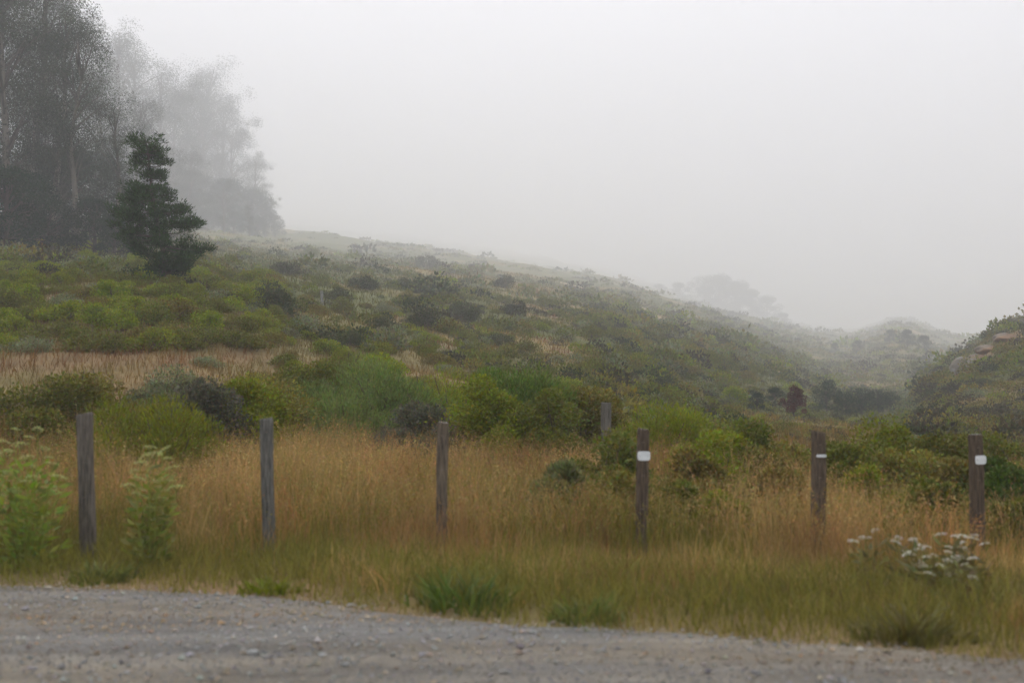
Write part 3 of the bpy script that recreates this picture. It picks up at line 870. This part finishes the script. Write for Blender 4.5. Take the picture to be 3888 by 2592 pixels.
# ------------------------------------------------------------------ rocks
def rock_mesh(seed, sub=3, rough=.35, c1=(.33, .31, .28), c2=(.22, .14, .08)):
    import bmesh
    bm = bmesh.new(); bmesh.ops.create_icosphere(bm, subdivisions=sub, radius=1)
    V = np.array([v.co[:] for v in bm.verts]); F = np.array([[v.index for v in f.verts] for f in bm.faces]); bm.free()
    o = seed * 7.3
    k = 1 + rough * 2 * (fbm(V[:, 0] * 1.4 + o + V[:, 2], V[:, 1] * 1.4 - V[:, 2] * .7 + o, seed, 4) - .5)
    r = np.random.default_rng(seed)
    for q in range(7):                       # flat broken faces
        nrm = unit(r.normal(size=3)); lim = r.uniform(.6, .9); dd = V @ nrm
        V = V - np.maximum(dd - lim, 0)[:, None] * nrm * .9
    V = V * k[:, None]
    m = sstep(.45, .6, fbm(V[:, 0] * 2 + o, V[:, 2] * 2 + V[:, 1], seed + 5, 3))[:, None]
    mb = MB(); mb.add(V, tris=F, col=np.array(c1) * (1 - m) + np.array(c2) * m)
    return mb.mesh('rock', M_rock)


RK = [rock_mesh(3, c2=(.20, .17, .13)), rock_mesh(4, rough=.45, c1=(.14, .12, .09), c2=(.10, .09, .05)), rock_mesh(6, c1=(.19, .15, .11), c2=(.20, .11, .05))]
def put_rock(k, px, py, wpx, hpx, label, group=None, Y=None, cat='rock', name='rock', lift=.3):
    if Y is None: x, Y, z = hit(px, py, 20)
    else: x = float((px - 512) / FPX * Y); z = float(ground(x, Y))
    o = link_mesh(name, RK[k]); s = Y / FPX
    o.location = (x, Y - (wpx * s * .3 if group else 0), z + (lift + (.1 if group else 0)) * hpx * s * .5); o.rotation_euler = (0, 0, random.uniform(0, 6.28)); o.scale = (wpx * s * .5, wpx * s * .5, hpx * s * .5)
    tag(o, label, cat, group)

GR = 'rocks on the right ridge'
for (k, px, py, w, h, lab) in [
    (0, 960, 372, 22, 24, 'pale grey cliff rock on the edge of the right ridge'),
    (0, 973, 368, 16, 16, 'pale grey rock right of the ridge cliff rock'),
    (2, 986, 353, 28, 12, 'rusty brown rock slab halfway up the right ridge'),
    (2, 1003, 342, 28, 13, 'rusty brown rock slab near the top of the right ridge'),
    (1, 1019, 328, 26, 15, 'dark blocky rock on the crest at the right edge'),
    (1, 1034, 322, 24, 16, 'dark rock on the crest beyond the right edge'),
    (2, 976, 361, 20, 10, 'small brown rock above the grey cliff rock')]:
    put_rock(k, px, py, w, h, lab, GR)
put_rock(0, 223, 306, 12, 8, 'small pale grey boulder on the shrubby slope right of the pine', None)

# white stones on the gravel
for (px, py, w, lab) in [(256, 655, .034, 'small white stone lying on the gravel at lower left'), (347, 666, .026, 'tiny white stone on the gravel near the bottom edge')]:
    Y = CAMZ / (math.tan(math.atan((py - H / 2) / FPX) - PITCH))
    x = (px - 512) / FPX * Y
    me = rock_mesh(11 + px % 5, 2, .25, (.75, .74, .7), (.68, .66, .6)); o = link_mesh('white_stone', me)
    o.location = (x, Y, .012 + w * .2); o.scale = (w, w * .7, w * .45); tag(o, lab, 'stone')


# ------------------------------------------------------------------ fence posts
def post_mesh(seed, hgt, wd, c):
    """square sawn post with chamfered weathered top, split face and slight waviness"""
    r = np.random.default_rng(seed)
    mb = MB(); n = 22; zs = np.concatenate([np.linspace(-.3, hgt - .012, n), [hgt]])
    ring = np.array([[-1, -.8], [-.8, -1], [-.1, -1], [-.04, -.93], [.03, -1], [.8, -1], [1, -.8], [1, .8], [.8, 1], [-.8, 1], [-1, .8], [-1, 0]], float) * wd / 2
    m = len(ring); V = []
    for k, z in enumerate(zs):
        w = 1 + .03 * math.sin(z * 5 + seed) + r.normal(0, .008)
        if k == n: w *= .86
        off = np.array([.006 * math.sin(z * 3 + seed), .006 * math.cos(z * 2.3)])
        V.append(np.concatenate([ring * w + off, np.full((m, 1), z)], 1))
    V[-1][:, 2] += .012 * V[-1][:, 0] / wd * 2 * r.uniform(-1, 1) + .004
    top = V[-1].copy()
    V = np.concatenate(V)
    i = np.arange(n)[:, None] * m; j = np.arange(m)[None]
    q = np.stack([i + j, i + (j + 1) % m, i + m + (j + 1) % m, i + m + j], -1).reshape(-1, 4)
    mb.add(V, q, col=np.array(c))
    ctr = top.mean(0, keepdims=True)
    mb.add(np.concatenate([top, ctr]), tris=[[a, (a + 1) % m, m] for a in range(m)], col=(.42, .40, .38))
    return mb


def plate(parent, wd, hgt, z, front, name='marker_plate', tw=.006):
    """rounded white plate nailed to the road side of the post"""
    mb = MB(); m = 20; a = np.arange(m) / m * 2 * math.pi
    e = 5.0
    X = np.sign(np.cos(a)) * np.abs(np.cos(a)) ** (2 / e) * wd / 2; Z = np.sign(np.sin(a)) * np.abs(np.sin(a)) ** (2 / e) * hgt / 2 + z
    A = np.stack([X, np.full(m, front), Z], 1); B = np.stack([X * .96, np.full(m, front - tw), (Z - z) * .96 + z], 1)
    V = np.concatenate([A, B, [[0, front - tw, z]]])
    j = np.arange(m)
    mb.add(V, np.stack([j, (j + 1) % m, m + (j + 1) % m, m + j], 1), np.stack([m + j, m + (j + 1) % m, np.full(m, 2 * m)], 1))
    o = mb.obj(name, M_plate, parent)
    for sx in (-1, 1):
        nb = MB(); tube(nb, [[sx * wd * .33, front - tw, z], [sx * wd * .33, front - tw - .004, z]], .004, 6, (.3, .28, .26))
        nb.obj('nail', M_stone, o)
    return o


G3 = 'fence posts along the verge'
posts = [  # px of post, top row, depth, width, colour, plate, label
    (90, 413, 9.4, .115, (.15, .125, .10), None, 'weathered grey fence post, leftmost of the row'),
    (270.5, 418, 9.6, .105, (.145, .135, .115), None, 'pale grey fence post with a light sawn top, second from left'),
    (442.5, 422, 9.75, .095, (.15, .115, .08), None, 'brownish bare fence post standing amid the straw grass, third from left'),
    (641.5, 428.5, 9.9, .105, (.115, .082, .055), (.115, .085, 455), 'dark brown fence post with a white plate, fourth from left'),
    (817, 431, 10.0, .11, (.12, .088, .06), (.095, .026, 455), 'brown fence post with a narrow white strip near its top'),
    (975, 434, 10.1, .105, (.105, .075, .05), (.105, .082, 459), 'dark brown fence post with a white plate, rightmost of the row'),
]
for i, (px, top, Y, wd, c, pl, lab) in enumerate(posts):
    x, _, zt = at(px, top, Y); x = float(x); zt = float(zt); zg = float(ground(x, Y))
    root = empty('fence_post', (x, Y, zg), lab, 'fence post', G3, rz=random.uniform(-.12, .12))
    root.rotation_euler[1] = [-.03, -.025, .004, .008, .004, .0][i]
    hh = zt - zg
    post_mesh(i + 1, hh, wd, c).obj('timber', M_wood, root)
    for zz in (hh - .12, hh - .42, hh - .72):
        st = MB(); tube(st, [[-.015, -wd / 2 + .004, zz], [-.012, -wd / 2 - .008, zz + .002], [.012, -wd / 2 - .008, zz + .002], [.015, -wd / 2 + .004, zz]], .0022, 5, (.25, .2, .16))
        st.obj('staple', M_stone, root)
    if pl:
        zz = float(at(px, pl[2], Y)[2]) - zg
        p = plate(root, pl[0], pl[1], zz, -wd / 2 - .004)
        p.location.x = [0, 0, 0, .008, .012, .02][i]
# two stray posts farther off
for (px, top, Y, wd, c, lab, low) in [(606.5, 402, 16.0, .12, (.15, .135, .11), 'pale grey weathered post standing alone among the bushes behind the fence', 0), (322, 299, 66, .16, (.25, .24, .22), 'thin grey stake standing alone on the open hillside', 0)]:
    x, _, zt = at(px, top, Y); x = float(x); zt = float(zt); zg = float(ground(x, Y))
    o = post_mesh(int(px), max(zt - zg, 1.0), wd, c).obj('fence_post' if Y < 20 else 'stake', M_wood); o.location = (x, Y, zg); o.rotation_euler = (.02, -.02, .4)
    tag(o, lab, 'fence post' if Y < 20 else 'stake')


# ------------------------------------------------------------------ flowering plants
def umbel(r, R, col, n=60):
    mb = MB()
    rr = R * np.sqrt(r.random(n)); a = r.uniform(0, 6.283, n)
    P = np.stack([rr * np.cos(a), rr * np.sin(a), -.25 * rr ** 2 / R + r.normal(0, .05 * R, n)], 1)
    leaves(mb, P, R * .24, R * .22, D=np.stack([np.cos(a), np.sin(a), .5 + 0 * a], 1), spread=.8, col=col, jit=.15, r=r)
    for k in range(7):
        b = k / 7 * 6.283
        tube(mb, [[0, 0, -R * .9], [R * .55 * math.cos(b), R * .55 * math.sin(b), -.12 * R]], R * .02, 3, (.14, .17, .05), cap=False)
    return mb


r0 = np.random.default_rng(77)
UMB_W = [umbel(r0, .030, (.88, .84, .70)).mesh('flower_head', M_flower) for _ in range(3)]
UMB_Y = [umbel(r0, .045, (.56, .58, .26)).mesh('flower_head', M_flower) for _ in range(3)]


def flower_plant(px, Y, heads, U, label, group, name, leafc, seed, bushy=.25):
    """heads: list of (px,py) of the flower heads; stems rise from one crown of leaves"""
    r = np.random.default_rng(seed)
    x0 = float((px - 512) / FPX * Y); z0 = float(ground(x0, Y))
    root = empty(name, (x0, Y, z0), label, 'flowering plant', group)
    st = MB(); lf = MB(); hm = 0
    for (hx, hy) in heads:
        dy = r.uniform(-.22, .22)
        hp = np.array([float(v) for v in at(hx, hy, Y + dy)]) - np.array([x0, Y, z0])
        hm = max(hm, hp[2])
        base = np.array([hp[0] * .35, hp[1] * .35, 0]); s = np.linspace(0, 1, 5)[:, None]
        path = base * (1 - s) + (hp - np.array([0, 0, .03])) * s; path[1:4, :2] += r.normal(0, .012, (3, 2))
        tube(st, path, np.linspace(.005, .0025, 5), 4, tuple(np.array(leafc) * 1.1))
        o = link_mesh('flower_head', U[r.integers(len(U))], root); o.location = hp; o.rotation_euler = (r.normal(0, .25), r.normal(0, .25), r.uniform(0, 6)); q = r.uniform(.8, 1.35); o.scale = (q, q, q)
        n = 7 if U is UMB_W else 13
        tt = r.uniform(.02, .85, n); P = np.stack([np.interp(tt, s[:, 0], path[:, i]) for i in range(3)], 1)
        leaves(lf, P, .13, .028, D=np.stack([r.normal(0, 1, n), r.normal(0, 1, n), .5 + 0 * tt], 1), spread=.4, col=leafc, r=r)
    n = int(520 * bushy * 4 * (.12 if U is UMB_W else .55))
    a = r.uniform(0, 6.283, n); q = np.sqrt(r.random(n)) * bushy
    P = np.stack([q * np.cos(a), q * np.sin(a), r.random(n) ** 1.3 * hm * .75], 1)
    leaves(lf, P, .10, .035, D=np.stack([np.cos(a), np.sin(a), .7 + 0 * a], 1), spread=.7, col=leafc, r=r)
    st.obj('stems', M_leaf, root); lf.obj('foliage', M_leaf, root)


def spread(r, n, x0, x1, y0, y1):
    return [(r.uniform(x0, x1), r.uniform(y0, y1)) for _ in range(n)]
rr = random.Random(3)
flower_plant(152, 8.9, [(150, 446), (163, 449), (146, 455), (172, 466), (134, 470), (158, 478), (128, 484), (176, 485), (165, 490), (150, 497), (160, 527), (140, 461), (168, 457), (156, 452), (139, 477), (170, 480), (152, 466), (162, 497), (136, 492), (148, 507), (171, 503)], UMB_Y, 'tall pale green-yellow flowering weed right of the leftmost post', None, 'flowering_weed', (.29, .31, .09), 21, .15)
flower_plant(30, 8.9, [(16, 428), (30, 436), (44, 447), (10, 449), (26, 456), (52, 462), (36, 466), (8, 470), (60, 475), (24, 480), (45, 486), (2, 440), (38, 428), (20, 443), (48, 456), (12, 464), (33, 476), (56, 490), (16, 490), (40, 496)], UMB_Y, 'broad pale green flowering weed at the left edge of the row of posts', None, 'flowering_weed', (.28, .32, .085), 22, .28)
flower_plant(-8, 9.1, [(-10, 440), (4, 452), (-20, 460), (0, 474), (12, 488)], UMB_Y, 'pale green flowering weed cut by the left frame edge', None, 'flowering_weed', (.28, .32, .085), 23, .3)
clus = [(868, 8.0, 4, 853, 888, 528, 542), (905, 7.9, 10, 885, 928, 536, 556), (925, 7.7, 10, 898, 955, 549, 566), (945, 8.0, 9, 930, 966, 532, 548), (955, 7.6, 9, 925, 980, 556, 576), (968, 8.0, 7, 952, 988, 533, 558)]
for i, (px, Y, n, x0, x1, y0, y1) in enumerate(clus):
    flower_plant(px, Y, spread(rr, n, x0, x1, y0, y1), UMB_W, 'white flat-topped wildflower clump in the dry grass before the rightmost post', 'white wildflowers before the rightmost post', 'white_wildflower', (.20, .17, .07), 40 + i, .10)


# leafy dark green weeds at the gravel edge
def weed_mesh(seed, wd, h, n, col):
    r = np.random.default_rng(seed); mb = MB()
    a = r.uniform(0, 6.283, n); q = np.sqrt(r.random(n)) * wd / 2 * (1 + .35 * np.sin(a * 2 + seed) + .2 * np.sin(a * 5 + 2 * seed))
    x = q * np.cos(a) * 1.25; y = q * np.sin(a)
    cc = np.clip(np.array(col) * r.uniform(.7, 1.3, (n, 1)) * r.uniform(.92, 1.08, (n, 3)), .01, .9)
    blades(mb, x, y, np.zeros(n), h * r.uniform(.3, 1.7, n) * np.maximum(1.1 - .6 * (q / (wd / 2)) ** 2, .25), r.uniform(.012, .026, n), r.uniform(.3, 1.2, n), cc, az=a + r.normal(0, .7, n), r=r)
    return mb
for i, (px, Y, wd, h, lab) in enumerate([(462, 7.25, .55, .2, 'leafy green weed clump at the gravel edge below the third post'), (583, 6.85, .42, .14, 'low green weed clump at the gravel edge right of centre'), (110, 8.35, .45, .12, 'spreading green weed patch at the gravel edge, lower left'), (272, 7.75, .35, .09, 'tiny bright green weed at the gravel edge below the second post'), (905, 6.3, .5, .16, 'green weed clump at the gravel edge, lower right')]):
    x = float((px - 512) / FPX * Y)
    Y = max(Y, float(edge(x)) + .15)
    o = weed_mesh(60 + i, wd, h, int(300 * wd + 60), [(.12, .16, .04), (.16, .18, .055), (.16, .18, .055), (.20, .24, .04), (.17, .16, .055)][i]).obj('weed', M_leaf)
    o.location = (x, Y, float(ground(x, Y))); tag(o, lab, 'weed')

# ------------------------------------------------------------------ haze
ZTOP = max(float(max(v.co.z for v in bpy.data.objects['ground'].data.vertices)) + 12, 200.)
print('ZTOP', ZTOP, min(v.co.z for v in bpy.data.objects['ground'].data.vertices))
SIGMA = .00155
m, nt, n, l = newmat('fog')
out = n.new('ShaderNodeOutputMaterial'); pv = n.new('ShaderNodeVolumePrincipled')
pv.inputs['Color'].default_value = (.965, .965, .985, 1); pv.inputs['Density'].default_value = SIGMA; pv.inputs['Anisotropy'].default_value = 0.2
l.new(pv.outputs[0], out.inputs['Volume'])
hx, y0, y1, z0, z1 = 7700., -60., 6300., -14., ZTOP
mb = MB()
V = [[-hx, y0, z0], [hx, y0, z0], [hx, y1, z0], [-hx, y1, z0], [-hx, y0, z1], [hx, y0, z1], [hx, y1, z1], [-hx, y1, z1]]
mb.add(V, [[0, 3, 2, 1], [4, 5, 6, 7], [0, 1, 5, 4], [1, 2, 6, 5], [2, 3, 7, 6], [3, 0, 4, 7]])
hz = mb.obj('haze', m); tag(hz, 'even pale grey fog lying over the whole hillside and valley', 'fog', kind='stuff')

# ------------------------------------------------------------------ light
SUN_EL, SUN_AZ = math.radians(55), math.radians(-12)      # azimuth measured from +Y, towards +X
w = bpy.data.worlds.new('World'); scene.world = w; w.use_nodes = True
n = w.node_tree.nodes; l = w.node_tree.links; n.clear()
wo = n.new('ShaderNodeOutputWorld'); bg = n.new('ShaderNodeBackground'); sk = n.new('ShaderNodeTexSky'); hs = n.new('ShaderNodeHueSaturation')
sk.sky_type = 'NISHITA'; sk.sun_disc = False; sk.sun_elevation = SUN_EL; sk.sun_rotation = SUN_AZ; sk.dust_density = 4.0; sk.air_density = 1.0
hs.inputs['Saturation'].default_value = .36
l.new(sk.outputs[0], hs.inputs['Color']); l.new(hs.outputs[0], bg.inputs['Color']); bg.inputs['Strength'].default_value = .12
l.new(bg.outputs[0], wo.inputs['Surface'])
sd = bpy.data.lights.new('sun', 'SUN'); sd.energy = 1.0; sd.angle = math.radians(40); sd.color = (1, .985, .965)
so = bpy.data.objects.new('sun', sd); COL.objects.link(so)
d = Vector((math.sin(SUN_AZ) * math.cos(SUN_EL), math.cos(SUN_AZ) * math.cos(SUN_EL), math.sin(SUN_EL)))
so.rotation_euler = (-d).to_track_quat('-Z', 'Y').to_euler()
so.location = (0, 0, 200)

# ------------------------------------------------------------------ camera
cd = bpy.data.cameras.new('camera'); cam = bpy.data.objects.new('camera', cd); COL.objects.link(cam)
cd.sensor_width = 36; cd.lens = 36 * FPX / W; cd.clip_end = 30000; cd.clip_start = .05
cam.location = (0, 0, CAMZ); cam.rotation_euler = (math.pi / 2 + PITCH, 0, 0)
cd.dof.use_dof = True; cd.dof.focus_distance = 45; cd.dof.aperture_fstop = 1.5
scene.camera = cam

scene.view_settings.view_transform = 'Standard'; scene.view_settings.look = 'None'
scene.view_settings.exposure = 1.7; scene.view_settings.gamma = 1
c = scene.cycles
c.use_denoising = True
try: c.denoiser = 'OPENIMAGEDENOISE'
except Exception: pass
c.use_adaptive_sampling = True; c.adaptive_threshold = .02
c.max_bounces = 8; c.diffuse_bounces = 3; c.glossy_bounces = 1; c.transmission_bounces = 3; c.volume_bounces = 4; c.transparent_max_bounces = 4
c.caustics_reflective = False; c.caustics_refractive = False
